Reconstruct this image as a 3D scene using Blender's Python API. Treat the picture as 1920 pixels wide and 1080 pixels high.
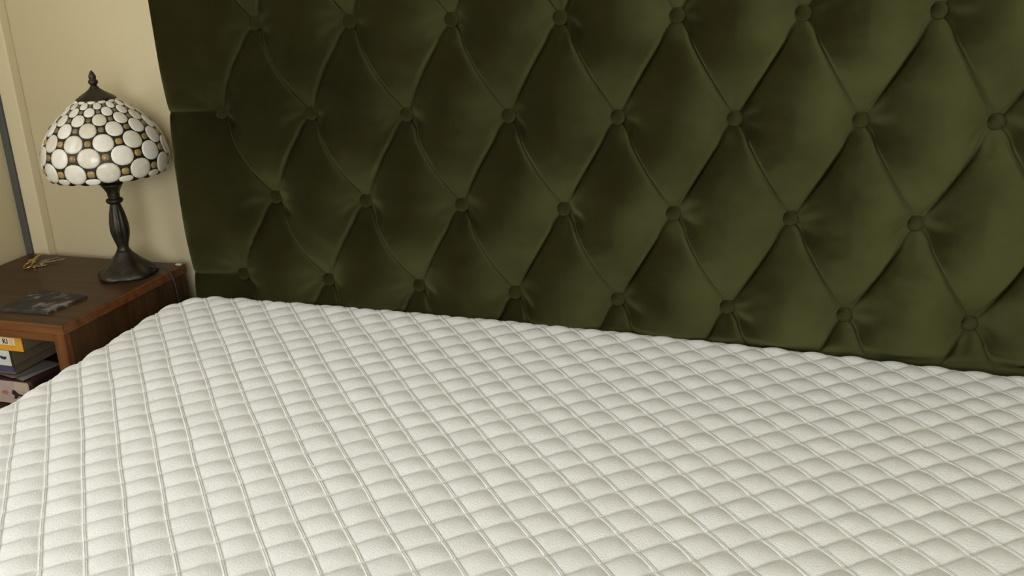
import bpy, bmesh, math, random
import numpy as np
from mathutils import Vector, Matrix

random.seed(4)
scene = bpy.context.scene
for o in list(bpy.data.objects):
    bpy.data.objects.remove(o)
C = scene.collection

# ------------------------------------------------------------------ camera
CAM = Vector((1.1230, -1.6461, 1.2679))
FW = Vector((-0.2899, 0.8975, -0.3324)).normalized()
RT = Vector((0.9549, 0.2946, -0.0374))
RT = (RT - FW * RT.dot(FW)).normalized()
UP = RT.cross(FW).normalized()
FPX = 1777.24
cam_d = bpy.data.cameras.new('camera')
cam_d.sensor_fit = 'HORIZONTAL'
cam_d.sensor_width = 36.0
cam_d.lens = 36.0 * FPX / 1920.0
cam_d.clip_start = 0.02
cam = bpy.data.objects.new('camera', cam_d)
C.objects.link(cam)
M = Matrix((RT, UP, -FW)).transposed().to_4x4()
M.translation = CAM
cam.matrix_world = M
scene.camera = cam

# ------------------------------------------------------------------ world, light, exposure
world = bpy.data.worlds.new('world')
scene.world = world
world.use_nodes = True
bg = world.node_tree.nodes['Background']
bg.inputs['Color'].default_value = (0.93, 0.96, 1.0, 1)
bg.inputs['Strength'].default_value = 2.0

X0, X1, Y0, Y1, ZC = -0.690, 3.10, -3.70, 0.145, 2.45       # room
WY0, WY1, WZ0, WZ1 = -2.35, -0.65, 0.95, 2.15               # window in the left wall
VX0, VX1, VZ0, VZ1 = 0.55, 2.65, 0.90, 2.15                # unseen window behind the camera, added for fill light


def area(name, loc, size, rot, power, col):
    d = bpy.data.lights.new(name, 'AREA')
    d.shape = 'RECTANGLE'
    d.size, d.size_y = size
    d.energy = power
    d.color = col
    o = bpy.data.objects.new(name, d)
    o.location = loc
    o.rotation_euler = rot
    C.objects.link(o)
    return o


area('window_daylight', (X0 - 0.16, (WY0 + WY1) / 2, (WZ0 + WZ1) / 2), (WZ1 - WZ0, WY1 - WY0),
     (0, -math.pi / 2, 0), 25, (1.0, 0.985, 0.94))
area('rear_fill_light', ((VX0 + VX1) / 2, Y0 - .16, (VZ0 + VZ1) / 2), (VX1 - VX0, VZ1 - VZ0),
     (math.pi / 2, 0, 0), 86, (0.97, 0.985, 1.0))  # added fill light, lifts the right of the mattress and headboard

vs = scene.view_settings
vs.view_transform = 'Standard'
vs.look = 'None'
vs.gamma = 1.0
vs.use_curve_mapping = False
vs.exposure = -0.08


# ------------------------------------------------------------------ helpers
def ray(px, py):
    return FW * FPX + RT * (px - 960) - UP * (py - 540)


def at_z(px, py, z):
    d = ray(px, py)
    return CAM + d * ((z - CAM.z) / d.z)


def at_y(px, py, y):
    d = ray(px, py)
    return CAM + d * ((y - CAM.y) / d.y)


def mesh_np(name, verts, faces, smooth=True):
    """verts (n,3) array, faces (m,k) array, all faces of one size"""
    me = bpy.data.meshes.new(name)
    verts = np.asarray(verts, np.float32)
    faces = np.asarray(faces, np.int32)
    k = faces.shape[1]
    me.vertices.add(len(verts))
    me.vertices.foreach_set('co', verts.ravel())
    me.loops.add(faces.size)
    me.loops.foreach_set('vertex_index', faces.ravel())
    me.polygons.add(len(faces))
    me.polygons.foreach_set('loop_start', np.arange(0, faces.size, k, dtype=np.int32))
    me.polygons.foreach_set('loop_total', np.full(len(faces), k, np.int32))
    me.update(calc_edges=True)
    me.validate()
    me.polygons.foreach_set('use_smooth', np.full(len(me.polygons), smooth))
    return me


def link(name, me, mat=None, parent=None):
    o = bpy.data.objects.new(name, me)
    C.objects.link(o)
    if mat is not None and me is not None and not me.materials:
        me.materials.append(mat)
    if parent is not None:
        o.parent = parent
    return o


def from_bm(name, bm, mat, parent=None, smooth=False):
    bmesh.ops.recalc_face_normals(bm, faces=bm.faces)
    me = bpy.data.meshes.new(name)
    bm.to_mesh(me)
    bm.free()
    if smooth:
        for p in me.polygons:
            p.use_smooth = True
    return link(name, me, mat, parent)


def tag(o, label=None, cat=None, group=None, kind=None):
    if label:
        o['label'] = label
    if cat:
        o['category'] = cat
    if group:
        o['group'] = group
    if kind:
        o['kind'] = kind
    return o


def thing(name, loc, label, cat, rz=0.0):
    o = bpy.data.objects.new(name, None)
    o.location = loc
    o.rotation_euler = (0, 0, rz)
    o.empty_display_size = 0.05
    C.objects.link(o)
    return tag(o, label, cat)


def bm_box(bm, lo, hi, bevel=0.0, seg=2):
    r = bmesh.ops.create_cube(bm, size=1.0)
    vs_ = r['verts']
    c = [(a + b) / 2 for a, b in zip(lo, hi)]
    s = [abs(b - a) for a, b in zip(lo, hi)]
    for v in vs_:
        v.co = Vector((c[0] + v.co.x * s[0], c[1] + v.co.y * s[1], c[2] + v.co.z * s[2]))
    if bevel > 0:
        es = list({e for v in vs_ for e in v.link_edges})
        bmesh.ops.bevel(bm, geom=es, offset=bevel, segments=seg, profile=0.5, affect='EDGES', clamp_overlap=True)


def box(name, lo, hi, mat, parent=None, bevel=0.0, seg=2, off=(0, 0, 0)):
    bm = bmesh.new()
    lo = [a - b for a, b in zip(lo, off)]
    hi = [a - b for a, b in zip(hi, off)]
    bm_box(bm, lo, hi, bevel, seg)
    return from_bm(name, bm, mat, parent)


def lathe(name, prof, mat, parent=None, n=48, mod=None, cap=True):
    """prof: list of (r, z); mod(i, ang, r, z) -> (r, z)"""
    verts, faces = [], []
    m = len(prof)
    for i, (r, z) in enumerate(prof):
        for k in range(n):
            a = 2 * math.pi * k / n
            rr, zz = mod(i, a, r, z) if mod else (r, z)
            verts.append((rr * math.cos(a), rr * math.sin(a), zz))
    for i in range(m - 1):
        for k in range(n):
            k2 = (k + 1) % n
            faces.append((i * n + k, i * n + k2, (i + 1) * n + k2, (i + 1) * n + k))
    if cap:
        faces.append(tuple(range(n - 1, -1, -1)))
        faces.append(tuple((m - 1) * n + k for k in range(n)))
    me = bpy.data.meshes.new(name)
    me.from_pydata(verts, [], faces)
    me.update()
    for p in me.polygons:
        p.use_smooth = len(p.vertices) < 6
    return link(name, me, mat, parent)


def tube(name, pts, rad, mat, parent=None, n=10):
    pts = [Vector(p) for p in pts]
    verts, faces = [], []
    ref = Vector((0, 0, 1))
    for i, p in enumerate(pts):
        t = (pts[min(i + 1, len(pts) - 1)] - pts[max(i - 1, 0)]).normalized()
        if abs(t.dot(ref)) > 0.95:
            ref = Vector((1, 0, 0))
        a = t.cross(ref).normalized()
        b = t.cross(a).normalized()
        for k in range(n):
            w = 2 * math.pi * k / n
            verts.append(p + a * (rad * math.cos(w)) + b * (rad * math.sin(w)))
    for i in range(len(pts) - 1):
        for k in range(n):
            k2 = (k + 1) % n
            faces.append((i * n + k, i * n + k2, (i + 1) * n + k2, (i + 1) * n + k))
    faces.append(tuple(range(n - 1, -1, -1)))
    faces.append(tuple((len(pts) - 1) * n + k for k in range(n)))
    me = bpy.data.meshes.new(name)
    me.from_pydata([tuple(v) for v in verts], [], faces)
    me.update()
    for p in me.polygons:
        p.use_smooth = True
    return link(name, me, mat, parent)


def spline(pts, n=10):
    """Catmull-Rom through points"""
    P = [Vector(p) for p in pts]
    P = [P[0] * 2 - P[1]] + P + [P[-1] * 2 - P[-2]]
    out = []
    for i in range(1, len(P) - 2):
        for k in range(n):
            t = k / n
            a, b, c, d = P[i - 1], P[i], P[i + 1], P[i + 2]
            out.append(0.5 * ((2 * b) + (c - a) * t + (2 * a - 5 * b + 4 * c - d) * t * t + (3 * b - a - 3 * c + d) * t ** 3))
    out.append(P[-2])
    return out


# ------------------------------------------------------------------ materials
def srgb(r, g, b):
    f = lambda c: (c / 255 / 12.92) if c / 255 <= 0.04045 else ((c / 255 + 0.055) / 1.055) ** 2.4
    return (f(r), f(g), f(b), 1)


def new_mat(name, col=(0.5, 0.5, 0.5, 1), rough=0.6, metal=0.0, spec=0.5):
    m = bpy.data.materials.new(name)
    m.use_nodes = True
    nt = m.node_tree
    b = nt.nodes['Principled BSDF']
    b.inputs['Base Color'].default_value = col
    b.inputs['Roughness'].default_value = rough
    b.inputs['Metallic'].default_value = metal
    b.inputs['Specular IOR Level'].default_value = spec
    return m, nt, b


def noise_node(nt, scale, detail=3.0, rough=0.5, vec=None, stretch=None):
    tc = nt.nodes.new('ShaderNodeTexCoord')
    out = tc.outputs['Object']
    if stretch:
        mp = nt.nodes.new('ShaderNodeMapping')
        mp.inputs['Scale'].default_value = stretch
        nt.links.new(out, mp.inputs['Vector'])
        out = mp.outputs['Vector']
    n = nt.nodes.new('ShaderNodeTexNoise')
    n.inputs['Scale'].default_value = scale
    n.inputs['Detail'].default_value = detail
    n.inputs['Roughness'].default_value = rough
    nt.links.new(out, n.inputs['Vector'])
    return n


def ramp(nt, src, stops):
    r = nt.nodes.new('ShaderNodeValToRGB')
    el = r.color_ramp.elements
    while len(el) > 1:
        el.remove(el[-1])
    el[0].position, el[0].color = stops[0]
    for p, c in stops[1:]:
        e = el.new(p)
        e.color = c
    nt.links.new(src, r.inputs['Fac'])
    return r


def bump(nt, bsdf, src, dist=0.001, strength=0.4):
    b = nt.nodes.new('ShaderNodeBump')
    b.inputs['Distance'].default_value = dist
    b.inputs['Strength'].default_value = strength
    nt.links.new(src, b.inputs['Height'])
    nt.links.new(b.outputs['Normal'], bsdf.inputs['Normal'])
    return b


def paint(name, c1, c2, rough=0.6):
    m, nt, b = new_mat(name, c1, rough, spec=0.3)
    n = noise_node(nt, 2.2, 4)
    r = ramp(nt, n.outputs['Fac'], [(0.35, c1), (0.7, c2)])
    nt.links.new(r.outputs['Color'], b.inputs['Base Color'])
    n2 = noise_node(nt, 90, 4)
    bump(nt, b, n2.outputs['Fac'], 0.0006, 0.25)
    return m


M_WALL = paint('painted_wall', (0.585, 0.505, 0.315, 1), (0.615, 0.535, 0.34, 1))
M_TRIM = paint('painted_trim', (0.70, 0.61, 0.40, 1), (0.74, 0.65, 0.44, 1), 0.45)
M_CEIL = paint('ceiling_paint', (0.75, 0.73, 0.68, 1), (0.78, 0.76, 0.71, 1))
M_GREY = paint('grey_strip', (0.085, 0.09, 0.08, 1), (0.105, 0.11, 0.098, 1), 0.5)
M_WHITE = paint('white_gloss', (0.75, 0.74, 0.70, 1), (0.78, 0.77, 0.73, 1), 0.3)


def wood(name, dark, mid, light, axis='x', rough=0.42, scale=1.0):
    m, nt, b = new_mat(name, mid, rough, spec=0.25)
    st = {'x': (1.2, 16, 16), 'y': (16, 1.2, 16), 'z': (16, 16, 1.2)}[axis]
    n = noise_node(nt, 3.0 * scale, 6, 0.62, stretch=st)
    n2 = noise_node(nt, 5.0, 3)
    r = ramp(nt, n.outputs['Fac'], [(0.3, dark), (0.5, mid), (0.72, light)])
    mx = nt.nodes.new('ShaderNodeMixRGB')
    mx.blend_type = 'MULTIPLY'
    mx.inputs['Fac'].default_value = 0.5
    r2 = ramp(nt, n2.outputs['Fac'], [(0.35, (0.72, 0.72, 0.72, 1)), (0.65, (1, 1, 1, 1))])
    nt.links.new(r.outputs['Color'], mx.inputs['Color1'])
    nt.links.new(r2.outputs['Color'], mx.inputs['Color2'])
    nt.links.new(mx.outputs['Color'], b.inputs['Base Color'])
    bump(nt, b, n.outputs['Fac'], 0.0006, 0.2)
    return m


WD, WM, WL = (0.034, 0.016, 0.006, 1), (0.064, 0.031, 0.011, 1), (0.096, 0.047, 0.017, 1)
FD, FM, FL = (0.090, 0.032, 0.009, 1), (0.165, 0.062, 0.019, 1), (0.22, 0.092, 0.031, 1)
M_FRONTX = wood('red_brown_wood_x', FD, FM, FL, 'x')
M_FRONTZ = wood('red_brown_wood_z', FD, FM, FL, 'z')
M_WOODX = wood('brown_wood_x', WD, WM, WL, 'x')
M_WOODY = wood('brown_wood_y', WD, WM, WL, 'y')
M_WOODZ = wood('brown_wood_z', WD, WM, WL, 'z')
M_FLOOR = wood('floor_boards', (0.16, 0.10, 0.06, 1), (0.24, 0.16, 0.095, 1), (0.30, 0.21, 0.13, 1), 'y', 0.4)


def velvet(name, base1, base2, sheen_col, sheen=1.0):
    m, nt, b = new_mat(name, base1, 0.9, spec=0.05)
    n = noise_node(nt, 7.0, 5, 0.6)
    n2 = noise_node(nt, 2.2, 3, 0.5, stretch=(1, 1, 1.6))
    ad = nt.nodes.new('ShaderNodeMath')
    ad.operation = 'ADD'
    mu = nt.nodes.new('ShaderNodeMath')
    mu.operation = 'MULTIPLY'
    mu.inputs[1].default_value = 0.5
    nt.links.new(n.outputs['Fac'], ad.inputs[0])
    nt.links.new(n2.outputs['Fac'], ad.inputs[1])
    nt.links.new(ad.outputs[0], mu.inputs[0])
    r = ramp(nt, mu.outputs[0], [(0.38, base1), (0.60, base2)])
    nt.links.new(r.outputs['Color'], b.inputs['Base Color'])
    fib = noise_node(nt, 900, 2, 0.6)
    bump(nt, b, fib.outputs['Fac'], 0.0006, 0.25)
    # pile: grazing light and grazing view make it bright
    sh = nt.nodes.new('ShaderNodeBsdfSheen')
    sh.distribution = 'ASHIKHMIN'
    sh.inputs['Roughness'].default_value = 0.66
    # the pile is brushed to one side
    gm = nt.nodes.new('ShaderNodeNewGeometry')
    va = nt.nodes.new('ShaderNodeVectorMath')
    va.operation = 'ADD'
    va.inputs[1].default_value = (0.82, 0.0, -0.30)
    vn = nt.nodes.new('ShaderNodeVectorMath')
    vn.operation = 'NORMALIZE'
    nap = noise_node(nt, 5.0, 5, 0.62, stretch=(1, 1, 1.7))
    vs2 = nt.nodes.new('ShaderNodeVectorMath')
    vs2.operation = 'MULTIPLY_ADD'
    vs2.inputs[1].default_value = (1.25, 0.5, 0.9)
    vs2.inputs[2].default_value = (-0.625, -0.25, -0.45)
    vs3 = nt.nodes.new('ShaderNodeVectorMath')
    vs3.operation = 'ADD'
    nt.links.new(nap.outputs['Color'], vs2.inputs[0])
    nt.links.new(gm.outputs['Normal'], vs3.inputs[0])
    nt.links.new(vs2.outputs['Vector'], vs3.inputs[1])
    nt.links.new(vs3.outputs['Vector'], va.inputs[0])
    nt.links.new(va.outputs['Vector'], vn.inputs[0])
    nt.links.new(vn.outputs['Vector'], sh.inputs['Normal'])
    r3 = ramp(nt, mu.outputs[0], [(0.36, tuple(c * 0.62 for c in sheen_col[:3]) + (1,)), (0.62, sheen_col)])
    nt.links.new(r3.outputs['Color'], sh.inputs['Color'])
    add = nt.nodes.new('ShaderNodeAddShader')
    nt.links.new(b.outputs['BSDF'], add.inputs[0])
    nt.links.new(sh.outputs['BSDF'], add.inputs[1])
    nt.links.new(add.outputs['Shader'], nt.nodes['Material Output'].inputs['Surface'])
    return m


M_VELVET = velvet('green_velvet', (0.0066, 0.0052, 0.0005, 1), (0.0098, 0.0080, 0.0010, 1), (0.140, 0.150, 0.058, 1))
M_BUTTON = velvet('green_velvet_button', (0.011, 0.010, 0.0022, 1), (0.014, 0.013, 0.003, 1), (0.075, 0.082, 0.030, 1))


def knit(name, c1, c2):
    m, nt, b = new_mat(name, c1, 0.9, spec=0.1)
    n = noise_node(nt, 26, 5, 0.6)
    r = ramp(nt, n.outputs['Fac'], [(0.35, c1), (0.65, c2)])
    nt.links.new(r.outputs['Color'], b.inputs['Base Color'])
    n2 = noise_node(nt, 420, 3, 0.7)
    bump(nt, b, n2.outputs['Fac'], 0.002, 0.6)
    b.inputs['Sheen Weight'].default_value = 0.15
    return m


M_QUILT = knit('white_quilted_fabric', (0.745, 0.76, 0.745, 1), (0.805, 0.82, 0.805, 1))
M_THREAD, _, _ = new_mat('white_thread', (0.80, 0.80, 0.76, 1), 0.7)
M_BORDER = knit('mattress_border_fabric', (0.62, 0.62, 0.60, 1), (0.68, 0.68, 0.66, 1))
M_BOARD, _, _ = new_mat('backing_cloth', (0.02, 0.02, 0.018, 1), 0.9)

# ------------------------------------------------------------------ the room
def struct(o):
    return tag(o, kind='structure')


struct(box('floor', (X0 - .2, Y0 - .1, -0.1), (X1 + .1, Y1 + .1, 0), M_FLOOR))
struct(box('ceiling', (X0 - .2, Y0 - .1, ZC), (X1 + .1, Y1 + .1, ZC + .1), M_CEIL))
struct(box('wall_back', (X0 - .12, Y1, 0), (X1 + .1, Y1 + .1, ZC), M_WALL))
bm = bmesh.new()
for lo, hi in (((X0 - .12, Y0 - .1, 0), (VX0, Y0, ZC)), ((VX1, Y0 - .1, 0), (X1 + .1, Y0, ZC)),
               ((VX0, Y0 - .1, 0), (VX1, Y0, VZ0)), ((VX0, Y0 - .1, VZ1), (VX1, Y0, ZC))):
    bm_box(bm, lo, hi)
struct(from_bm('wall_front', bm, M_WALL))
struct(box('wall_right', (X1, Y0, 0), (X1 + .1, Y1, ZC), M_WALL))
bm = bmesh.new()
for lo, hi in (((X0 - .12, Y0, 0), (X0, WY0, ZC)), ((X0 - .12, WY1, 0), (X0, Y1, ZC)),
               ((X0 - .12, WY0, 0), (X0, WY1, WZ0)), ((X0 - .12, WY0, WZ1), (X0, WY1, ZC))):
    bm_box(bm, lo, hi)
struct(from_bm('wall_left', bm, M_WALL))
# window in the left wall, and one added behind the camera for fill
M_PANE = bpy.data.materials.new('window_glass')
M_PANE.use_nodes = True
nt = M_PANE.node_tree
nt.nodes.remove(nt.nodes['Principled BSDF'])
tr = nt.nodes.new('ShaderNodeBsdfTransparent')
gl = nt.nodes.new('ShaderNodeBsdfGlossy')
gl.inputs['Roughness'].default_value = 0.02
mx = nt.nodes.new('ShaderNodeMixShader')
mx.inputs[0].default_value = 0.06
nt.links.new(tr.outputs[0], mx.inputs[1])
nt.links.new(gl.outputs[0], mx.inputs[2])
nt.links.new(mx.outputs[0], nt.nodes['Material Output'].inputs['Surface'])


def window(name, origin, rz, w, h):
    """frame, two panes and sill; built along local x, looking to local -y outside"""
    o = struct(bpy.data.objects.new(name, None))
    C.objects.link(o)
    o.location = origin
    o.rotation_euler = (0, 0, rz)
    for lo, hi in (((0, -.03, 0), (.06, .03, h)), ((w - .06, -.03, 0), (w, .03, h)), ((.06, -.03, 0), (w - .06, .03, .06)),
                   ((.06, -.03, h - .06), (w - .06, .03, h)), ((w / 2 - .03, -.03, .06), (w / 2 + .03, .03, h - .06))):
        box('window_frame', lo, hi, M_WHITE, o, .004, 1)
    for a_, b_ in ((.06, w / 2 - .03), (w / 2 + .03, w - .06)):
        box('pane', (a_, -.002, .06), (b_, .002, h - .06), M_PANE, o)
    box('window_sill', (-.04, .03, -.03), (w + .04, .10, 0), M_WHITE, o, .005, 2)
    return o


window('window_1', (X0 - .06, WY1, WZ0), -math.pi / 2, WY1 - WY0, WZ1 - WZ0)
window('fill_window', (VX0, Y0 - .05, VZ0), 0, VX1 - VX0, VZ1 - VZ0)  # added opening, out of view, that lets the fill light in

# painted board on the back wall beside the corner, grey strip in the corner, skirting
struct(box('trim_1', (-0.6725, Y1 - .026, 0), (-0.6275, Y1, ZC), M_TRIM, None, .003, 2))
struct(box('trim_2', (X0, Y1 - .032, 0), (-0.6725, Y1, ZC), M_GREY, None, .001, 1))
struct(box('baseboard_back', (-0.628, Y1 - .016, 0), (X1, Y1, .12), M_TRIM, None, .004, 2))
struct(box('baseboard_left', (X0, Y0, 0), (X0 + .016, Y1 - .03, .12), M_TRIM, None, .004, 2))

# ------------------------------------------------------------------ the bed: frame with tufted headboard
DU, DV = 0.20, 0.1358 * 1.25
ZR0 = 0.6 + 0.585 * 1.25            # z of row 0; row r lies at ZR0 - r*DV
HX0, HX1 = -0.119, 8 * DU + 0.119
HZ0, HZ1 = 0.30, 1.47
HS, HC, LIP = 0.028, 0.026, 0.0056
MBACK = -0.022                      # rear end of the mattress

bed = thing('bed_frame', (0.80, -0.9, 0), 'bed with a tall deep-buttoned olive green velvet headboard behind the mattress', 'bed')
BO = tuple(bed.location)


def head_height(x, z):
    u = x / DU
    r = (ZR0 - z) / DV
    p, q = u - r / 2, u + r / 2
    fp, fq = p - np.floor(p + 1e-9), q - np.floor(q + 1e-9)
    fp = np.clip(fp, 0, 1)
    fq = np.clip(fq, 0, 1)
    A, B = np.abs(np.sin(np.pi * fp)), np.abs(np.sin(np.pi * fq))
    inner = (A * B) ** 0.46
    # border cells left and right: zigzag of seams on one side, straight pleats at even rows
    m2 = r - 2 * np.floor(r / 2 + 1e-9)
    zig = 0.5 * (1 - np.abs(1 - m2))
    srow = np.abs(np.sin(np.pi * r / 2))
    for side in (0, 1):
        D = (zig - u) if side == 0 else (u - (8 - zig))
        g = np.sin(np.pi / 2 * np.clip(D / 0.5, 0, 1))
        h = (g * np.maximum(srow, 1e-4) ** 0.8) ** 0.46
        h = np.maximum(h, 0)
        # away from the zigzag only the pleat matters
        inner = np.where(D > 0, h, inner)
    # nearest button
    rr = np.round(r)
    best = np.full_like(u, 9.0)
    ang = np.zeros_like(u)
    for dr in (-1, 0, 1):
        row = rr + dr
        off = np.where(np.mod(row, 2) == 0, 0.0, 0.5)
        for du in (0, 1):
            ub = np.floor(u - off) + du + off
            ub = np.clip(ub, off, 8 - off)
            dx, dz = (u - ub) * DU, (r - row) * DV
            d = np.hypot(dx, dz)
            ang = np.where(d < best, np.arctan2(dz, dx), ang)
            best = np.minimum(best, d)
    pit = 1 - np.exp(-(np.maximum(best - 0.008, 0) / 0.042) ** 1.25)
    # overlapping lip of every pleat: the upper cell folds over the lower one
    W = 0.172
    lipp = np.where(fp > 1e-6, np.exp(-fp * W / 0.010), 0) * np.clip(B, 0, 1) ** 0.7
    lipq = np.where(fq > 1e-6, np.exp(-(1 - fq) * W / 0.010), 0) * np.clip(A, 0, 1) ** 0.7
    inside = (u > zig) & (u < 8 - zig)
    lip = np.where(inside, np.maximum(lipp, lipq), 0)
    gp = np.exp(-(np.minimum(fp, 1 - fp) * W / .0022) ** 2) * B ** 0.5
    gq = np.exp(-(np.minimum(fq, 1 - fq) * W / .0022) ** 2) * A ** 0.5
    groove = np.where(inside, np.maximum(gp, gq), 0) * 0.0065
    wr = 0.0011 * np.sin(7 * ang + 3 * np.sin(u * 5 + r * 3)) * np.exp(-((best - 0.034) / 0.018) ** 2)
    soft = 0.0012 * np.sin(23 * x + 9 * z) * np.sin(31 * z - 7 * x) * inner
    h = HS * pit + HC * inner - groove * np.clip(pit * 1.3, 0, 1) + LIP * lip * np.clip(pit * 1.3, 0, 1) + wr + soft
    # rounded outer edges
    for d in (x - HX0, HX1 - x, HZ1 - z):
        t = np.clip(d / 0.040, 0, 1)
        h = h * np.sqrt(np.maximum(1 - (1 - t) ** 2, 0))
    # pressed flat where the mattress pushes against it
    lim = -MBACK - 0.002
    k = np.clip((0.602 - z) / 0.02, 0, 1)
    h = np.where(k > 0, h * (1 - k) + np.minimum(h, lim) * k, h)
    return h


N = 56
du = DU / N
dr = DV * 2 / N
ix0, ix1 = math.ceil(HX0 / du), math.floor(HX1 / du)
xs = np.concatenate([[HX0, HX0 + 0.0006, HX0 + .002], np.arange(ix0 + 1, ix1) * du, [HX1 - .002, HX1 - .0006, HX1]])
kz0 = math.ceil((ZR0 - HZ1) / dr)
kz1 = math.floor((ZR0 - HZ0) / dr)
zs = ZR0 - np.arange(kz0 + 1, kz1 + 1) * dr
zs = np.concatenate([[HZ1, HZ1 - .0006, HZ1 - .002], zs])
XX, ZZ = np.meshgrid(xs, zs)
HH = head_height(XX, ZZ)
nz, nx = XX.shape
# the pleats below a button leave from its two sides
XW = XX.copy()
for row in range(-1, 7):
    off_ = 0.0 if row % 2 == 0 else 0.5
    for i in range(9 if row % 2 == 0 else 8):
        bx, bz = (i + off_) * DU, ZR0 - row * DV
        dx_, dz_ = XX - bx, bz - ZZ
        XW += dx_ * 0.42 * np.exp(-((dz_ - .018) / .016) ** 2 - (dx_ / .030) ** 2)
V = np.stack([XW, -HH, ZZ], -1)
# wrap to the back along the left, right and top edges
idx = np.arange(nz * nx).reshape(nz, nx)
tri = []
a, b_, c, d = idx[:-1, :-1], idx[:-1, 1:], idx[1:, 1:], idx[1:, :-1]
uc = (XX[:-1, :-1] + XX[1:, 1:]) / 2 / DU
rc = (ZR0 - (ZZ[:-1, :-1] + ZZ[1:, 1:]) / 2) / DV
pc_, qc_ = uc - rc / 2, uc + rc / 2
dp = np.abs(pc_ - np.round(pc_))
dq = np.abs(qc_ - np.round(qc_))
use_p = dp <= dq                     # p const: u grows as r grows: diagonal a-c
t1 = np.where(use_p[..., None], np.stack([a, d, c], -1), np.stack([a, d, b_], -1))
t2 = np.where(use_p[..., None], np.stack([a, c, b_], -1), np.stack([b_, d, c], -1))
F = np.concatenate([t1.reshape(-1, 3), t2.reshape(-1, 3)])
verts = V.reshape(-1, 3)
nv = len(verts)
BACKY = 0.105
bl = np.stack([np.full(nz, HX0), np.full(nz, BACKY), zs], -1)
br = np.stack([np.full(nz, HX1), np.full(nz, BACKY), zs], -1)
bt = np.stack([xs, np.full(nx, BACKY), np.full(nx, HZ1)], -1)
verts = np.concatenate([verts, bl, br, bt])
i0, i1, i2 = nv, nv + nz, nv + 2 * nz
L, R_, T = idx[:, 0], idx[:, -1], idx[0, :]
ar = np.arange
F = np.concatenate([F,
                    np.stack([L[:-1], i0 + ar(nz - 1), L[1:]], -1), np.stack([L[1:], i0 + ar(nz - 1), i0 + 1 + ar(nz - 1)], -1),
                    np.stack([R_[:-1], R_[1:], i1 + ar(nz - 1)], -1), np.stack([R_[1:], i1 + 1 + ar(nz - 1), i1 + ar(nz - 1)], -1),
                    np.stack([T[:-1], T[1:], i2 + ar(nx - 1)], -1), np.stack([T[1:], i2 + 1 + ar(nx - 1), i2 + ar(nx - 1)], -1)])
verts = verts - np.array(BO)
headboard = link('headboard', mesh_np('headboard', verts, F), M_VELVET, bed)
headboard['label'] = 'olive green velvet cover drawn into diamond tufts'
# buttons
bm = bmesh.new()
prof = [(0.0120, 0.006), (0.0134, 0.002), (0.0136, -0.0015), (0.0128, -0.0042), (0.0105, -0.0062), (0.0065, -0.0076), (0.0025, -0.0081)]
nb = 20
rings = []
for r_, y_ in prof:
    rings.append([bm.verts.new((r_ * math.cos(2 * math.pi * k / nb), y_, r_ * math.sin(2 * math.pi * k / nb))) for k in range(nb)])
for i in range(len(rings) - 1):
    for k in range(nb):
        bm.faces.new((rings[i][k], rings[i][(k + 1) % nb], rings[i + 1][(k + 1) % nb], rings[i + 1][k]))
bm.faces.new(rings[-1])
bm.faces.new(rings[0][::-1])
bmesh.ops.recalc_face_normals(bm, faces=bm.faces)
me_btn = bpy.data.meshes.new('button')
bm.to_mesh(me_btn)
bm.free()
for p in me_btn.polygons:
    p.use_smooth = True
me_btn.materials.append(M_BUTTON)
for row in range(0, 6):
    z = ZR0 - row * DV
    for i in range(9 if row % 2 == 0 else 8):
        x = i * DU + (0 if row % 2 == 0 else DU / 2)
        o = bpy.data.objects.new('button', me_btn)
        C.objects.link(o)
        o.parent = headboard
        o.location = (x - BO[0], -0.0045 - BO[1], z - BO[2])
        o.rotation_euler = (random.uniform(-.16, .12), random.uniform(0, 6.28), random.uniform(-.16, .16))
box('headboard_back', (HX0 + .004, BACKY - .03, .10), (HX1 - .004, BACKY, HZ1 - .004), M_BOARD, bed, 0, 1, BO)
box('divan_base', (-.12, -2.0, .08), (1.70, 0.0, .348), M_VELVET, bed, .02, 3, BO)
for lx in (-.06, 1.64):
    for ly in (-1.93, -.08):
        box('leg', (lx - .025, ly - .025, 0), (lx + .025, ly + .025, .085), M_BOARD, bed, .004, 1, BO)

# ------------------------------------------------------------------ the mattress
MX0, MX1, MY0, MY1 = -0.152, 1.68, -2.02, MBACK
MZ, MR = 0.596, 0.042
O2 = np.array([0.8761, -0.6063])
E1 = np.array([0.0279, -0.0319])
E2 = np.array([0.0375, 0.0328])
mat_t = thing('mattress', (0.764, -1.02, 0.348), 'white quilted mattress with small diamond stitching lying on the bed', 'mattress')
MO = np.array(mat_t.location)


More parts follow.
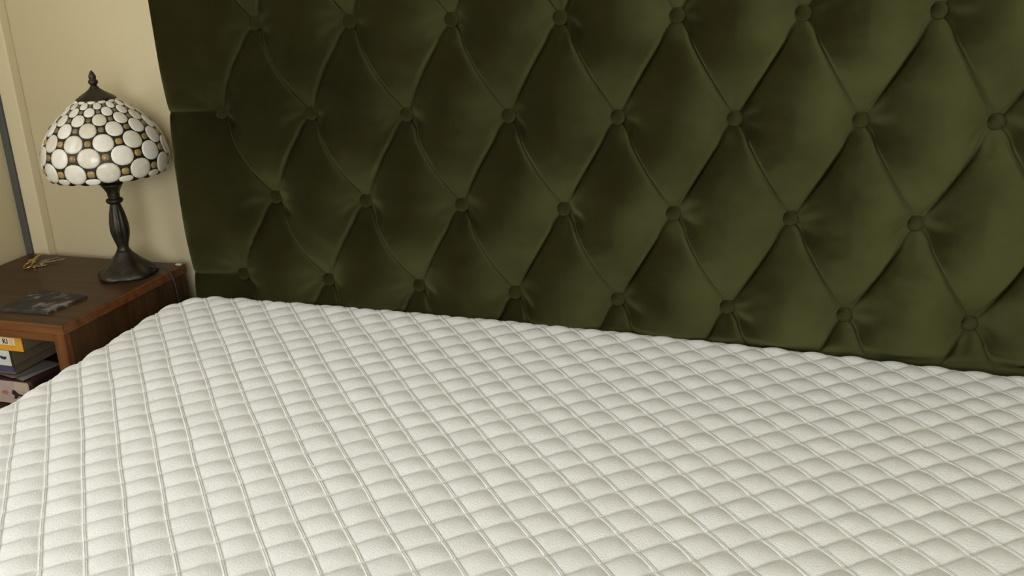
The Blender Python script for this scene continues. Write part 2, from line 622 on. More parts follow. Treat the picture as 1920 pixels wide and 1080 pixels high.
def lay(X, Y, h):
    """lay flat fabric coordinates plus height over the mattress top and around its rounded edge"""
    rc = 0.075                                   # corner radius in plan
    hx, hy = (MX1 - MX0) / 2 - MR - rc, (MY1 - MY0) / 2 - MR - rc
    cx, cy = (MX0 + MX1) / 2, (MY0 + MY1) / 2
    dx, dy = X - cx, Y - cy
    qx, qy = np.abs(dx) - hx, np.abs(dy) - hy
    ox, oy = np.maximum(qx, 0), np.maximum(qy, 0)
    ln = np.hypot(ox, oy)
    d = ln + np.minimum(np.maximum(qx, qy), 0) - rc
    safe = np.maximum(ln, 1e-9)
    nx_, ny_ = np.sign(dx) * ox / safe, np.sign(dy) * oy / safe
    dd = np.maximum(d, 0)
    th = np.minimum(dd / MR, math.pi / 2)
    ext = np.maximum(dd - MR * math.pi / 2, 0)
    hor = MR * np.sin(th) - dd                   # change of horizontal distance
    xx = np.clip(X / 1.25 - .5, -.62, .8)
    yy = np.clip(Y / 1.25 + .5, -.45, .5)
    sag = 1.25 * (.041 * yy ** 2 - .0385 * xx * yy - .022 * xx ** 2)
    Z = MZ + sag * np.clip(1 - ext / .05, 0, 1) - MR * (1 - np.cos(th)) - ext
    PX = X + nx_ * (hor + h * np.sin(th))
    PY = Y + ny_ * (hor + h * np.sin(th))
    PZ = Z + h * np.cos(th)
    return np.stack([PX, PY, PZ], -1), d


PUFF = 0.0061


def pillow(t, e):
    return np.maximum(np.sin(np.pi * t), 0) ** e


def quilt_h(fa, fb):
    """fa, fb: fraction inside the cell along each lattice direction"""
    cell = PUFF * (pillow(fa, .62) * pillow(fb, .62))
    db = np.minimum(fb, 1 - fb) * 0.0498
    da = np.minimum(fa, 1 - fa) * 0.0424
    ridge = 0.0021 * np.clip(1 - (db / 0.0023) ** 4, 0, 1) * (1 - 0.9 * np.exp(-(da / .0034) ** 2))
    ridge = ridge - 0.0008 * np.exp(-(db / 0.0006) ** 2)
    knot = 0.0010 * np.exp(-(da / .003) ** 2 - (db / .003) ** 2)
    return cell + ridge + knot


sb = np.array([0, .012, .028, .043, .056, .09, .15, .22, .32, .43, .55, .66, .77, .85, .91, .944, .957, .972, .988])
sa = np.array([0, .025, .06, .11, .19, .30, .43, .57, .70, .81, .89, .94, .975])
# lattice range that covers the mattress plus its edges
inv = np.linalg.inv(np.stack([E1, E2], 1))
cr = np.array([(x, y) for x in (MX0 - .1, MX1 + .1) for y in (MY0 - .1, MY1 + .1)]) - O2
ab = cr @ inv.T
a0, b0 = np.floor(ab.min(0)).astype(int)
a1, b1 = np.ceil(ab.max(0)).astype(int)
av = (np.arange(a0, a1)[:, None] + sa[None]).ravel()
bv = (np.arange(b0, b1)[:, None] + sb[None]).ravel()
rng = np.random.default_rng(3)
AA, BB = np.meshgrid(av, bv, indexing='ij')
Xf = O2[0] + AA * E1[0] + BB * E2[0]
Yf = O2[1] + AA * E1[1] + BB * E2[1]
# a slight wander of the seams
Xf = Xf + .0012 * np.sin(7 * Yf + 2 * Xf) + .0006 * np.sin(41 * Xf + 13 * Yf)
Yf = Yf + .0012 * np.sin(6 * Xf - 3 * Yf) + .0006 * np.sin(37 * Yf - 11 * Xf)
Hq = quilt_h(AA - np.floor(AA + 1e-9), BB - np.floor(BB + 1e-9))
cellr = rng.uniform(.84, 1.1, (a1 - a0 + 1, b1 - b0 + 1))
Hq = Hq * cellr[np.floor(AA - a0 + 1e-9).astype(int), np.floor(BB - b0 + 1e-9).astype(int)]
Pq, Dq = lay(Xf, Yf, Hq)
DMAX = MR * math.pi / 2 + 0.030
na, nbv = AA.shape
idx = np.arange(na * nbv).reshape(na, nbv)
ok = (np.minimum(np.minimum(Dq[:-1, :-1], Dq[1:, :-1]), np.minimum(Dq[:-1, 1:], Dq[1:, 1:])) < DMAX)
Q = np.stack([idx[:-1, :-1], idx[1:, :-1], idx[1:, 1:], idx[:-1, 1:]], -1)[ok]
used, invx = np.unique(Q.ravel(), return_inverse=True)
vq = Pq.reshape(-1, 3)[used] - MO
quilt = link('quilted_top', mesh_np('quilted_top', vq, invx.reshape(-1, 4)), M_QUILT, mat_t)


# zigzag stitching along both families of seams
def stitches():
    vs_, fs_ = [], []
    base = 0
    for fam in (0, 1):
        Eu, Ev = (E1, E2) if fam == 0 else (E2, E1)
        lu, lv = np.linalg.norm(Eu), np.linalg.norm(Ev)
        step = 0.0022 / lu
        amp = (0.0011 if fam == 0 else 0.0017) / lv
        c0, c1 = (b0, b1) if fam == 0 else (a0, a1)
        s0, s1 = (a0, a1) if fam == 0 else (b0, b1)
        s = np.arange(s0, s1, step)
        zz = np.where(np.arange(len(s)) % 2 == 0, 1.0, -1.0) * amp
        for c_ in range(c0, c1 + 1):
            va = s if fam == 0 else c_ + zz
            vb = c_ + zz if fam == 0 else s
            hw = 0.00042 / lu
            for k, sg in enumerate((-1, 1)):
                A_ = va + sg * hw if fam == 0 else va
                B_ = vb if fam == 0 else vb + sg * hw
                A_, B_ = np.broadcast_arrays(A_, B_)
                X = O2[0] + A_ * E1[0] + B_ * E2[0]
                Y = O2[1] + A_ * E1[1] + B_ * E2[1]
                X = X + .0012 * np.sin(7 * Y + 2 * X) + .0006 * np.sin(41 * X + 13 * Y)
                Y = Y + .0012 * np.sin(6 * X - 3 * Y) + .0006 * np.sin(37 * Y - 11 * X)
                h = quilt_h(A_ - np.floor(A_), B_ - np.floor(B_)) + 0.0003
                P, D = lay(X, Y, h)
                if k == 0:
                    P0, D0 = P, D
            n = len(s)
            keep = (D0[:-1] < DMAX - .006) & (D0[1:] < DMAX - .006)
            if not keep.any():
                continue
            i = np.arange(n - 1)[keep]
            vs_.append(np.concatenate([P0, P]))
            fs_.append(np.stack([i, i + 1, i + 1 + n, i + n], -1) + base)
            base += 2 * n
    v, f = np.concatenate(vs_), np.concatenate(fs_)
    u_, inv_ = np.unique(f.ravel(), return_inverse=True)
    return v[u_], inv_.reshape(-1, 4)


sv, sf = stitches()
st = link('stitching', mesh_np('stitching', sv - MO, sf, False), M_THREAD, mat_t)
st['kind'] = 'stuff'
bm = bmesh.new()
bm_box(bm, (MX0 + .004 - MO[0], MY0 + .004 - MO[1], 0.0), (MX1 - .004 - MO[0], MY1 - .004 - MO[1], .536 - MO[2]), .055, 5)
from_bm('side_border', bm, M_BORDER, mat_t, True)

# ------------------------------------------------------------------ bedside table
ZN = 0.625
NX0, NX1, NY0, NY1 = -0.668, -0.2265, -0.290, 0.104
ns = thing('bedside_table', ((NX0 + NX1) / 2, (NY0 + NY1) / 2, 0), 'brown wooden bedside table with an open shelf, between bed and wall', 'bedside table')
NO = tuple(ns.location)
box('table_top', (NX0, NY0 + .004, ZN - .020), (NX1 - .004, NY1, ZN), M_WOODX, ns, .0010, 1, NO)
box('edge_lipping', (NX0, NY0, ZN - .020), (NX1, NY0 + .0045, ZN - .0003), M_FRONTX, ns, .0014, 2, NO)
box('edge_lipping', (NX1 - .0045, NY0 + .0045, ZN - .020), (NX1, NY1, ZN - .0003), M_FRONTX, ns, .0014, 2, NO)
box('side_panel', (NX1 - .020, NY0 + .006, .02), (NX1 - .003, NY1 - .004, ZN - .020), M_WOODZ, ns, .001, 1, NO)
box('side_panel', (NX0 + .003, NY0 + .006, .02), (NX0 + .020, NY1 - .004, ZN - .020), M_WOODZ, ns, .001, 1, NO)
box('stile', (NX1 - .029, NY0 + .0015, .0), (NX1 - .0025, NY0 + .018, ZN - .020), M_FRONTZ, ns, .0012, 1, NO)
box('stile', (NX0 + .0025, NY0 + .0015, .0), (NX0 + .029, NY0 + .018, ZN - .020), M_FRONTZ, ns, .0012, 1, NO)
box('rail', (NX0 + .029, NY0 + .0025, ZN - .036), (NX1 - .029, NY0 + .018, ZN - .020), M_FRONTX, ns, .001, 1, NO)
box('rail', (NX0 + .029, NY0 + .0025, .06), (NX1 - .029, NY0 + .018, .10), M_WOODX, ns, .001, 1, NO)
box('back_panel', (NX0 + .02, NY1 - .014, .06), (NX1 - .02, NY1 - .006, ZN - .02), M_WOODZ, ns, 0, 1, NO)
SHZ = 0.430
box('shelf', (NX0 + .02, NY0 + .018, SHZ - .016), (NX1 - .02, NY1 - .014, SHZ), M_WOODX, ns, .001, 1, NO)
box('shelf', (NX0 + .02, NY0 + .018, .09), (NX1 - .02, NY1 - .014, .106), M_WOODX, ns, .001, 1, NO)
for sx in (NX1 - .022, NX0 + .004):
    box('leg', (sx, NY1 - .03, 0), (sx + .018, NY1 - .006, .03), M_WOODZ, ns, 0, 1, NO)

# ---- things on the shelf
FY = NY0 + .010


def plain(name, col, rough=0.55, spec=0.4):
    m, nt, b = new_mat(name, col, rough, spec=spec)
    n = noise_node(nt, 60, 3)
    r = ramp(nt, n.outputs['Fac'], [(0.3, tuple(c * .88 for c in col[:3]) + (1,)), (0.7, col)])
    nt.links.new(r.outputs['Color'], b.inputs['Base Color'])
    return m


M_MAROON = plain('maroon_cloth', (0.045, 0.016, 0.014, 1))
M_CREAM = plain('cream_paper', (0.62, 0.50, 0.36, 1))
M_PINK = plain('pale_pink_paper', (0.55, 0.42, 0.37, 1))
M_INK = plain('dark_ink', (0.035, 0.022, 0.02, 1))
M_PINKINK = plain('pink_ink', (0.48, 0.20, 0.17, 1))
M_PAPER = plain('grey_paper', (0.47, 0.44, 0.39, 1))
M_PAPER2 = plain('white_paper', (0.62, 0.58, 0.52, 1))
M_YELLOW = plain('yellow_card', (0.72, 0.36, 0.035, 1))
M_LABEL = plain('label_paper', (0.80, 0.70, 0.52, 1))
M_LABELY = plain('label_orange', (0.85, 0.56, 0.22, 1))
M_WBOOK = plain('white_cover', (0.70, 0.70, 0.66, 1))
M_GREEN = plain('dark_green_cloth', (0.022, 0.035, 0.012, 1))
M_BLUE = plain('blue_cover', (0.07, 0.075, 0.19, 1))
M_CARD = plain('brown_card', (0.18, 0.14, 0.085, 1))
M_NAVY = plain('navy_ink', (0.02, 0.03, 0.07, 1))


def poly_plate(name, pts, mat, parent=None, thick=0.0006, axis='y', off=(0, 0, 0)):
    """flat printed patch: polygon pts given in world, pushed out along axis"""
    bm = bmesh.new()
    d = Vector((0, -thick, 0)) if axis == 'y' else Vector((0, 0, thick))
    O = Vector(off)
    lo = [bm.verts.new(Vector(p) - O) for p in pts]
    hi = [bm.verts.new(Vector(p) - O + d) for p in pts]
    n = len(pts)
    bm.faces.new(lo)
    bm.faces.new(hi[::-1])
    for k in range(n):
        bm.faces.new((lo[k], hi[k], hi[(k + 1) % n], lo[(k + 1) % n]))
    return from_bm(name, bm, mat, parent)


# maroon box file with pale pictured front
zb = SHZ
mb = thing('box_file', (-.45, -.19, zb), 'maroon box file with a pale pink and cream front on the shelf', 'box')
o_ = tuple(mb.location)
box('body', (-.555, FY + .004, zb), (-.349, -.09, .487), M_MAROON, mb, .008, 3, o_)
FB = FY + .0035
P = lambda x, z: (x, FB, z)
poly_plate('front_sheet', [P(-.553, zb + .006), P(-.385, zb + .006), P(-.365, .444), P(-.3555, .462), P(-.355, .482), P(-.358, .4855), P(-.553, .4855)], M_PINK, mb, .0012, 'y', o_)
FB = FY + .0023
poly_plate('cream_patch', [P(-.392, .4655), P(-.3575, .4655), P(-.3575, .484), P(-.392, .484)], M_CREAM, mb, .0005, 'y', o_)
poly_plate('printed_mark', [P(-.402, .458), P(-.398, .467), P(-.393, .466), P(-.385, .459), P(-.372, .457), P(-.366, .461), P(-.371, .4545), P(-.386, .454), P(-.392, .448), P(-.399, .447), P(-.395, .454)], M_INK, mb, .0009, 'y', o_)
poly_plate('pink_mark', [P(-.428, .459), P(-.424, .464), P(-.415, .464), P(-.411, .459), P(-.415, .455), P(-.424, .455)], M_PINKINK, mb, .0009, 'y', o_)


def envelope(name, gb, gc, dv, z, mat, label, cat, dz=.002):
    gb, gc, dv = Vector(gb), Vector(gc), Vector(dv)
    pts = [gb, gc, gc + dv, gb + dv]
    o = thing(name, (sum((p.x for p in pts)) / 4, sum((p.y for p in pts)) / 4, z), label, cat)
    O = Vector(o.location)
    bm = bmesh.new()
    nx_, ny_ = 10, 6
    g = [[None] * (ny_ + 1) for _ in range(nx_ + 1)]
    for i in range(nx_ + 1):
        for j in range(ny_ + 1):
            p = gb.lerp(gc, j / ny_) + dv * (i / nx_)
            w = .0014 * math.sin(3.1 * i / nx_ + 1) + .0010 * math.sin(2.4 * j / ny_)
            g[i][j] = bm.verts.new((p.x - O.x, p.y - O.y, .0006 + abs(w)))
    for i in range(nx_):
        for j in range(ny_):
            bm.faces.new((g[i][j], g[i + 1][j], g[i + 1][j + 1], g[i][j + 1]))
    r = bmesh.ops.solidify(bm, geom=bm.faces[:], thickness=dz)
    s = from_bm('sheet', bm, mat, o)
    return o


e1 = envelope('envelope', (-.352, -.185), (-.368, -.276), (-.13, .03), .487, M_PAPER2, 'white folded letter lying directly on the maroon box file', 'letter', .0018)
e2 = envelope('envelope', (-.3560, -.1960), (-.3905, -.2790), (-.12, .03), .4915, M_PAPER, 'grey printed envelope under the blue book', 'envelope', .0018)
p_ = [(-.425, -.2585), (-.402, -.2655), (-.405, -.2705), (-.428, -.2635)]
poly_plate('printed_address', [(x, y, .4955) for x, y in p_], plain('grey_ink', (0.22, 0.20, 0.19, 1)), e2, .0003, 'z', tuple(e2.location))

bb = thing('paperback_book', (-.47, -.19, .497), 'thin blue paperback book under the box with the white front', 'book')
box('cover', (-.560, FY + .006, .5060), (-.388, FY + .010, .5195), M_BLUE, bb, .001, 1, tuple(bb.location))
box('pages', (-.558, FY + .010, .4990), (-.3890, -.101, .5190), M_CARD, bb, 0, 1, tuple(bb.location))
wb = thing('document_box', (-.47, -.19, .5215), 'brown card box with white front and dark green edge under the yellow one', 'box')
o_ = tuple(wb.location)
box('body', (-.560, FY + .0025, .5195), (-.3800, -.05, .5555), M_CARD, wb, .0012, 1, o_)
FB = FY + .0025
poly_plate('green_edge', [P(-.3845, .5200), P(-.3795, .5200), P(-.3795, .5550), P(-.3845, .5550)], M_GREEN, wb, .0010, 'y', o_)
poly_plate('front_label', [P(-.560, .5215), P(-.3845, .5215), P(-.3845, .5545), P(-.560, .5545)], M_WBOOK, wb, .0012, 'y', o_)
FB = FY + .0013
poly_plate('printed_emblem', [P(-.412, .5405), P(-.407, .5425), P(-.400, .5408), P(-.3945, .5418), P(-.3935, .5372), P(-.399, .5345), P(-.406, .5358)], M_NAVY, wb, .0005, 'y', o_)
yb = thing('card_box', (-.45, -.19, .5555), 'brown card box with a yellow lettered front, topmost of the pile', 'box')
o_ = tuple(yb.location)
box('body', (-.560, FY + .0025, .5555), (-.3470, -.05, .5865), M_CARD, yb, .0015, 2, o_)
FB = FY + .0025
poly_plate('yellow_front', [P(-.560, .5560), P(-.3460, .5560), P(-.3460, .5870), P(-.560, .5870)], M_YELLOW, yb, .0015, 'y', o_)
FB = FY + .001
poly_plate('paper_label', [P(-.480, .5682), P(-.3630, .5682), P(-.3630, .5842), P(-.480, .5842)], M_LABEL, yb, .0006, 'y', o_)
FB = FY + .0004
poly_plate('label_square', [P(-.3765, .5698), P(-.3665, .5698), P(-.3665, .5826), P(-.3765, .5826)], M_LABELY, yb, .0004, 'y', o_)
tc = bpy.data.curves.new('label_text', 'FONT')
tc.body = 'KI'
tc.size = .0145
tc.extrude = .0002
tc.offset = .00035
tc.align_x = 'RIGHT'
tmp = bpy.data.objects.new('label_text', tc)
C.objects.link(tmp)
bpy.context.view_layer.update()
me_t = bpy.data.meshes.new_from_object(tmp.evaluated_get(bpy.context.evaluated_depsgraph_get()))
bpy.data.objects.remove(tmp)
tx = link('label_text', me_t, M_INK, yb)
tx.rotation_euler = (math.pi / 2, 0, 0)
tx.location = (-.3800 - o_[0], FY + .0002 - o_[1], .5712 - o_[2])

# ------------------------------------------------------------------ table lamp with leaded glass shade
def bronze():
    m, nt, b = new_mat('dark_bronze', (0.03, 0.026, 0.018, 1), 0.42, 0.55, 0.5)
    n = noise_node(nt, 45, 5)
    r = ramp(nt, n.outputs['Fac'], [(0.35, (0.020, 0.017, 0.011, 1)), (0.6, (0.042, 0.036, 0.023, 1)), (0.8, (0.085, 0.068, 0.04, 1))])
    nt.links.new(r.outputs['Color'], b.inputs['Base Color'])
    bump(nt, b, n.outputs['Fac'], .0008, .4)
    return m


M_BRONZE = bronze()
M_LEAD, _nt, _b = new_mat('dark_lead', (0.022, 0.018, 0.011, 1), 0.45, 0.4)


def opal(name, c1, c2):
    m, nt, b = new_mat(name, c1, 0.22, spec=0.5)
    n = noise_node(nt, 40, 4, .6)
    oi = nt.nodes.new('ShaderNodeObjectInfo')
    ad = nt.nodes.new('ShaderNodeMath')
    ad.operation = 'ADD'
    sc = nt.nodes.new('ShaderNodeMath')
    sc.operation = 'MULTIPLY'
    sc.inputs[1].default_value = 0.5
    nt.links.new(oi.outputs['Random'], sc.inputs[0])
    nt.links.new(n.outputs['Fac'], ad.inputs[0])
    nt.links.new(sc.outputs[0], ad.inputs[1])
    r = ramp(nt, ad.outputs[0], [(0.4, c1), (0.95, c2)])
    nt.links.new(r.outputs['Color'], b.inputs['Base Color'])
    bump(nt, b, n.outputs['Fac'], .0008, .2)
    return m


M_OPAL = opal('cream_opal_glass', (0.58, 0.53, 0.40, 1), (0.78, 0.77, 0.70, 1))
M_AMBER = opal('amber_glass', (0.20, 0.13, 0.045, 1), (0.36, 0.26, 0.09, 1))
M_DAMBER = opal('dull_amber_glass', (0.13, 0.10, 0.06, 1), (0.20, 0.16, 0.10, 1))

LX, LY = -0.3126, 0.0124
lamp = thing('table_lamp', (LX, LY, ZN), 'bronze table lamp with a domed leaded glass shade on the bedside table', 'lamp', math.radians(-20))


def foot_mod(i, a, r, z):
    k = max(0.0, min(1.0, (r - .018) / .04))
    return r * (1 + .05 * k * math.cos(5 * a + .6) + .018 * k * math.cos(11 * a)), z * (1 + .10 * k * math.cos(5 * a + .6)) if i > 1 else z


lathe('foot', [(.058, 0), (.0625, .002), (.0630, .006), (.0590, .011), (.0515, .017), (.0420, .025), (.0335, .033), (.0265, .041), (.0205, .048), (.0165, .053), (.0150, .057)],
      M_BRONZE, lamp, 60, foot_mod)


def flute(i, a, r, z):
    k = max(0.0, min(1.0, (z - .066) / .015)) * max(0.0, min(1.0, (.160 - z) / .012))
    return r * (1 - .10 * k * abs(math.sin(6 * a))), z


lathe('stem', [(.0152, .055), (.0132, .060), (.0120, .065), (.0135, .072), (.0165, .082), (.0193, .094), (.0205, .105), (.0200, .117), (.0182, .130), (.0158, .143), (.0130, .154), (.0110, .162), (.0108, .165)],
      M_BRONZE, lamp, 72, flute)
lathe('collar', [(.0112, .1625), (.0150, .1645), (.0176, .1675), (.0180, .1705), (.0168, .1735), (.0130, .1755), (.0118, .1785), (.0135, .181), (.0128, .184),
                 (.0132, .187), (.0165, .1945), (.0205, .201), (.0226, .2045), (.0226, .2075), (.0180, .2085)], M_BRONZE, lamp, 36)
lathe('support_rod', [(.005, .207), (.005, .392)], M_BRONZE, lamp, 14)
lathe('lampholder', [(.012, .208), (.0165, .212), (.0165, .235), (.013, .240)], M_BRONZE, lamp, 24)

PROF = [(.229, .1195), (.238, .1235), (.250, .1262), (.265, .1275), (.280, .1262), (.295, .1225), (.310, .1158), (.325, .1068), (.340, .0955), (.352, .0845),
        (.363, .0725), (.372, .0615), (.380, .0500), (.386, .0410), (.392, .0330)]
pz = np.array([p[0] for p in PROF])
pr = np.array([p[1] for p in PROF])


def prof_r(z):
    return float(np.interp(z, pz, pr))


# resampled arc length along the dome
zz = np.linspace(pz[0], pz[-1], 400)
rr_ = np.interp(zz, pz, pr)
ker = np.ones(31) / 31
rp = np.concatenate([np.full(15, rr_[0]), rr_, np.full(15, rr_[-1])])
rs_ = np.convolve(rp, ker, 'valid')
blend = np.clip(np.minimum(np.arange(400), 399 - np.arange(400)) / 15, 0, 1)
rr_ = rr_ * (1 - blend) + rs_ * blend
ss = np.concatenate([[0], np.cumsum(np.hypot(np.diff(zz), np.diff(rr_)))])
STOT = ss[-1]
s_of_z = lambda z: float(np.interp(z, zz, ss))


def dome(s, ang, out=0.0):
    z, r = float(np.interp(s, ss, zz)), float(np.interp(s, ss, rr_))
    e = .002
    z2, r2 = float(np.interp(min(s + e, STOT), ss, zz)), float(np.interp(min(s + e, STOT), ss, rr_))
    z1, r1 = float(np.interp(max(s - e, 0), ss, zz)), float(np.interp(max(s - e, 0), ss, rr_))
    tz, tr = z2 - z1, r2 - r1
    l = math.hypot(tz, tr)
    nr, nz_ = tz / l, -tr / l
    r += nr * out
    z += nz_ * out
    return Vector((r * math.cos(ang), r * math.sin(ang), z))


NP = 12
shade = None
rows_z = [.2535, .2860, .3135, .3375, .3555, .3695, .3800, .3880]
rows_s = [s_of_z(z) for z in rows_z]
# scalloped leaded shell that carries the glass
nth = 24 * 10
ns_ = 36
verts, faces = [], []
for layer, out in ((0, -.0004), (1, -.0026)):
    for i in range(ns_ + 1):
        for k in range(nth):
            a = 2 * math.pi * k / nth
            edge = .0080 - .0080 * abs(math.sin(NP * a)) ** 0.75
            s = edge + (STOT - edge) * (i / ns_)
            verts.append(dome(s, a, out))
L1 = (ns_ + 1) * nth
for i in range(ns_):
    for k in range(nth):
        k2 = (k + 1) % nth
        q = (i * nth + k, i * nth + k2, (i + 1) * nth + k2, (i + 1) * nth + k)
        faces.append(q)
        faces.append(tuple(L1 + v for v in q[::-1]))
for k in range(nth):
    k2 = (k + 1) % nth
    faces.append((k, L1 + k, L1 + k2, k2))
shade = link('shade', mesh_np('shade', [tuple(v) for v in verts], faces), M_LEAD, lamp)
shade['label'] = 'domed shade of cream glass discs in dark leading'


def pane_mesh(name, s, w, h, bulge, mat, n=18, power=2.12, cutlow=None):
    """rounded pane lying on the dome around angle 0; w in radians, h in metres"""
    vs_, fs_ = [], []

    def pt(fr, k, out):
        t = 2 * math.pi * k / n
        c, sn = math.cos(t), math.sin(t)
        x = math.copysign(abs(c) ** (2 / power), c) * fr
        y = math.copysign(abs(sn) ** (2 / power), sn) * fr
        return dome(min(max(s + y * h / 2, 0.0004), STOT), x * w / 2, out)
    rings = ((1.0, -.0008), (1.0, .0006), (.82, .0006 + bulge * .6), (.45, .0006 + bulge * .92))
    for fr, out in rings:
        for k in range(n):
            vs_.append(pt(fr, k, out))
    ctr = len(vs_)
    vs_.append(dome(s, 0, .0006 + bulge))
    me = bpy.data.meshes.new(name)
    for i in range(len(rings) - 1):
        for k in range(n):
            k2 = (k + 1) % n
            fs_.append((i * n + k, i * n + k2, (i + 1) * n + k2, (i + 1) * n + k))
    b_ = (len(rings) - 1) * n
    for k in range(n):
        fs_.append((b_ + k, b_ + (k + 1) % n, ctr))
    me.from_pydata([tuple(v) for v in vs_], [], fs_)
    me.update()
    for p in me.polygons:
        p.use_smooth = True
    me.materials.append(mat)
    return me


def ring_of(name, me, ph):
    for k in range(NP):
        o = bpy.data.objects.new(name, me)
        C.objects.link(o)
        o.parent = shade
        o.rotation_euler = (0, 0, 2 * math.pi * (k + ph) / NP)


STEP = 2 * math.pi / NP
gaps = [rows_s[i + 1] - rows_s[i] for i in range(len(rows_s) - 1)]
pit_ = [gaps[0]] + gaps + [gaps[-1] * .8]
heights = [(pit_[i] + pit_[i + 1]) / 2 / .765 for i in range(len(rows_s))]
for i, s in enumerate(rows_s):
    ph = 0.5 * (i % 2)
    frac = (.70, .69, .68, .67, .65, .63, .61, .76)[i]
    ring_of('glass_pane', pane_mesh('glass_pane', s, STEP * frac, heights[i], .0012, M_OPAL), ph)
    if i < 7:
        bh = heights[i] * .34
        ring_of('glass_bead', pane_mesh('glass_bead', s, STEP * .235, bh, .0022 if i < 4 else .001,
                                        M_AMBER if i < 3 else M_DAMBER, 10, 3.0), ph + .5)
ring_of('glass_pane', pane_mesh('glass_pane', rows_s[0] - .0165, STEP * .46, .0135, .0008, M_OPAL, 14, 2.3), .5)
lathe('cap', [(.0405, .3865), (.0410, .3885), (.0385, .3910), (.0330, .3950), (.0265, .3990), (.0200, .4030), (.0150, .4065), (.0105, .4105), (.0075, .4145), (.0070, .4165)], M_BRONZE, lamp, 48)
lathe('finial', [(.0066, .4155), (.0060, .4175), (.0085, .4195), (.0100, .4225), (.0100, .4250), (.0080, .4280), (.0062, .4292), (.0072, .4310), (.0078, .4340), (.0066, .4375),
                 (.0062, .4385), (.0050, .4410), (.0030, .4440), (.0010, .4470)], M_BRONZE, lamp, 24)
# cord: leaves the foot, crosses the table top, hangs over its side
inv_l = Matrix.Translation(lamp.location) @ Matrix.Rotation(lamp.rotation_euler.z, 4, 'Z')
inv_l = inv_l.inverted()
cp = [(-.268, .030, ZN + .016), (-.252, .034, ZN + .014), (-.236, .036, ZN + .010), (-.222, .036, ZN + .004), (-.212, .035, ZN - .014), (-.206, .033, ZN - .05), (-.203, .031, ZN - .12), (-.203, .03, .30), (-.205, .04, .06)]
tube('cord', [inv_l @ p for p in spline(cp, 8)], .0022, new_mat('black_cord', (0.012, 0.012, 0.012, 1), .5)[0], lamp, 8)
box('cable_clip', (-.2435, .088, ZN), (-.2290, .097, ZN + .0035), plain('white_plastic', (.55, .53, .45, 1)), None, .001, 1)
clip = bpy.data.objects['cable_clip']
tag(clip, 'tiny pale clip at the rear edge of the bedside table', 'clip')

# ------------------------------------------------------------------ slate coaster
def slate():
    m, nt, b = new_mat('slate', (0.05, 0.047, 0.04, 1), 0.7, spec=0.2)
    n = noise_node(nt, 28, 6, .65)
    n2 = noise_node(nt, 75, 5, .7)
    r = ramp(nt, n.outputs['Fac'], [(0.40, (0.035, 0.033, 0.027, 1)), (0.56, (0.055, 0.051, 0.042, 1)), (0.61, (0.20, 0.17, 0.135, 1)), (0.72, (0.28, 0.235, 0.19, 1))])
    nt.links.new(r.outputs['Color'], b.inputs['Base Color'])
    bump(nt, b, n2.outputs['Fac'], .0012, .7)
    return m


cc = Vector((-.3605, -.1895, ZN))
cpt = [Vector(p) for p in ((-.4225, -.2450), (-.3020, -.2415), (-.2925, -.1400), (-.4260, -.1290))]
bm = bmesh.new()
nseg = 16
rim = []
for k in range(4):
    a_, b_ = cpt[k], cpt[(k + 1) % 4]
    for j in range(nseg):
        p = a_.lerp(b_, j / nseg)
        jit = .0007 if j else 0.0
        rim.append((p.x + random.uniform(-jit, jit) - cc.x, p.y + random.uniform(-jit, jit) - cc.y))
lo = [bm.verts.new((x, y, 0)) for x, y in rim]
hi = [bm.verts.new((x * .996, y * .996, .0045 + random.uniform(-.0005, .0004))) for x, y in rim]
tp = [bm.verts.new((x * .965, y * .965, .0058)) for x, y in rim]
n = len(rim)
for k in range(n):
    k2 = (k + 1) % n
    bm.faces.new((lo[k], lo[k2], hi[k2], hi[k]))
    bm.faces.new((hi[k], hi[k2], tp[k2], tp[k]))
bm.faces.new(tp)
bm.faces.new(lo[::-1])
co = from_bm('coaster', bm, slate())
co.location = cc
tag(co, 'square dark slate coaster with worn pale patches and rough edges', 'coaster')

# ------------------------------------------------------------------ bunch of keys
M_BRASS, nt, b_ = new_mat('worn_brass', (0.52, 0.38, 0.13, 1), 0.32, 0.9)
M_STEEL, nt, b_ = new_mat('dull_steel', (0.32, 0.28, 0.20, 1), 0.38, 0.9)
kb = at_z(52, 503, ZN)
keys = thing('key_bunch', (kb.x, kb.y, ZN), 'small bunch of brass and steel keys on a ring', 'keys')


def torus_mesh(name, R, r, n=28, m=8):
    vs_, fs_ = [], []
    for i in range(n):
        a = 2 * math.pi * i / n
        for j in range(m):
            t = 2 * math.pi * j / m
            vs_.append(((R + r * math.cos(t)) * math.cos(a), (R + r * math.cos(t)) * math.sin(a), r * math.sin(t)))
    for i in range(n):
        for j in range(m):
            fs_.append((i * m + j, ((i + 1) % n) * m + j, ((i + 1) % n) * m + (j + 1) % m, i * m + (j + 1) % m))
    return mesh_np(name, vs_, fs_)


rg = link('key_ring', torus_mesh('key_ring', .0105, .0016), M_BRASS, keys)
rg.location = (0.001, 0.002, .0065)
rg.rotation_euler = (.42, -.12, 0)


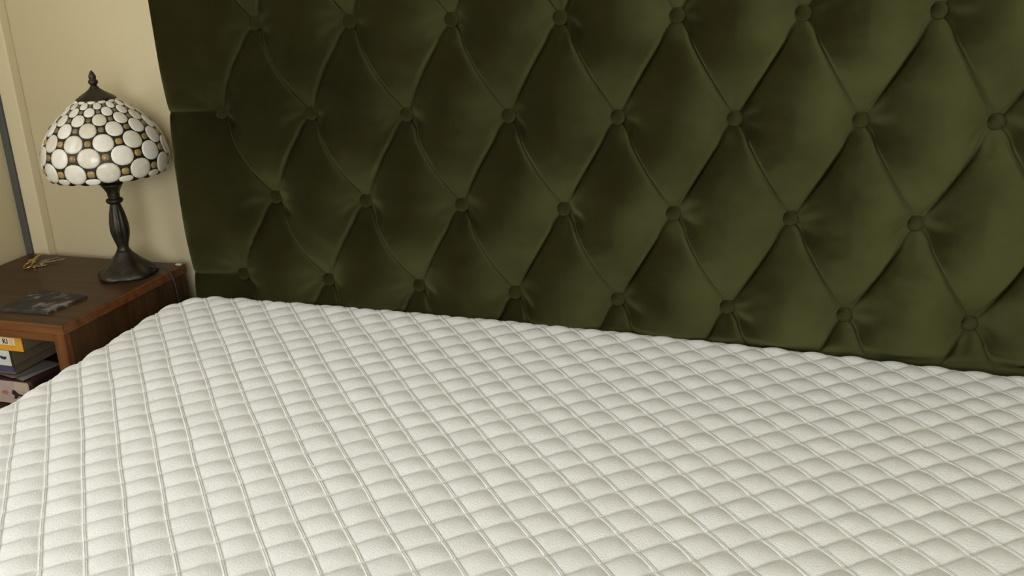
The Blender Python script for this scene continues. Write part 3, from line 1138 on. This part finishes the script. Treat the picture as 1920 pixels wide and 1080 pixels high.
def key_mesh(name, length, bowr):
    """bow with hole, shaft, toothed bit; lies along +x from the bow"""
    bm = bmesh.new()
    n = 20
    t = .0026
    for z, sgn in ((0, 1), (t, -1)):
        pass
    out0 = [bm.verts.new((bowr + bowr * math.cos(2 * math.pi * k / n), bowr * .95 * math.sin(2 * math.pi * k / n), 0)) for k in range(n)]
    in0 = [bm.verts.new((bowr * .62 + bowr * .30 * math.cos(2 * math.pi * k / n), bowr * .30 * math.sin(2 * math.pi * k / n), 0)) for k in range(n)]
    out1 = [bm.verts.new(v.co + Vector((0, 0, t))) for v in out0]
    in1 = [bm.verts.new(v.co + Vector((0, 0, t))) for v in in0]
    for k in range(n):
        k2 = (k + 1) % n
        bm.faces.new((out0[k], in0[k], in0[k2], out0[k2]))
        bm.faces.new((out1[k], out1[k2], in1[k2], in1[k]))
        bm.faces.new((out0[k], out0[k2], out1[k2], out1[k]))
        bm.faces.new((in0[k], in1[k], in1[k2], in0[k2]))
    prof_ = [(2 * bowr - .001, -.0035)]
    x = 2 * bowr + .004
    teeth = 5
    dx = (length - x - .003) / teeth
    prof_ += [(x, -.0035)]
    for i in range(teeth):
        dep = (.0015, .0005, .0020, .0010, .0004)[i]
        prof_ += [(x + dx * (i + .35), -.0035 + dep), (x + dx * (i + .65), -.0035 + dep), (x + dx * (i + 1), -.0033)]
    prof_ += [(length, 0), (length - .003, .0033), (2 * bowr - .001, .0035)]
    lo = [bm.verts.new((px_, py_, .0003)) for px_, py_ in prof_]
    hi = [bm.verts.new((px_, py_, t - .0003)) for px_, py_ in prof_]
    bm.faces.new(lo[::-1])
    bm.faces.new(hi)
    m_ = len(lo)
    for k in range(m_):
        bm.faces.new((lo[k], lo[(k + 1) % m_], hi[(k + 1) % m_], hi[k]))
    bmesh.ops.recalc_face_normals(bm, faces=bm.faces)
    me = bpy.data.meshes.new(name)
    bm.to_mesh(me)
    bm.free()
    return me


def put_key(p0, p1, bowr, mat, dz, tilt):
    a_, b_ = at_z(p0[0], p0[1], ZN), at_z(p1[0], p1[1], ZN)
    v = b_ - a_
    o = link('key', key_mesh('key', max(v.length, .03), bowr), mat, keys)
    o.location = (a_.x - kb.x, a_.y - kb.y, dz)
    o.rotation_euler = (0, tilt, math.atan2(v.y, v.x))
    return o


put_key((57, 498), (79, 484), .0085, M_BRASS, .0050, -.10).rotation_euler.x = .5
put_key((58, 502), (90, 499), .0085, M_BRASS, .0015, 0)
put_key((72, 499), (124, 490), .0090, M_STEEL, .0040, -.03)
put_key((78, 493), (112, 484), .0090, M_STEEL, .0010, 0)
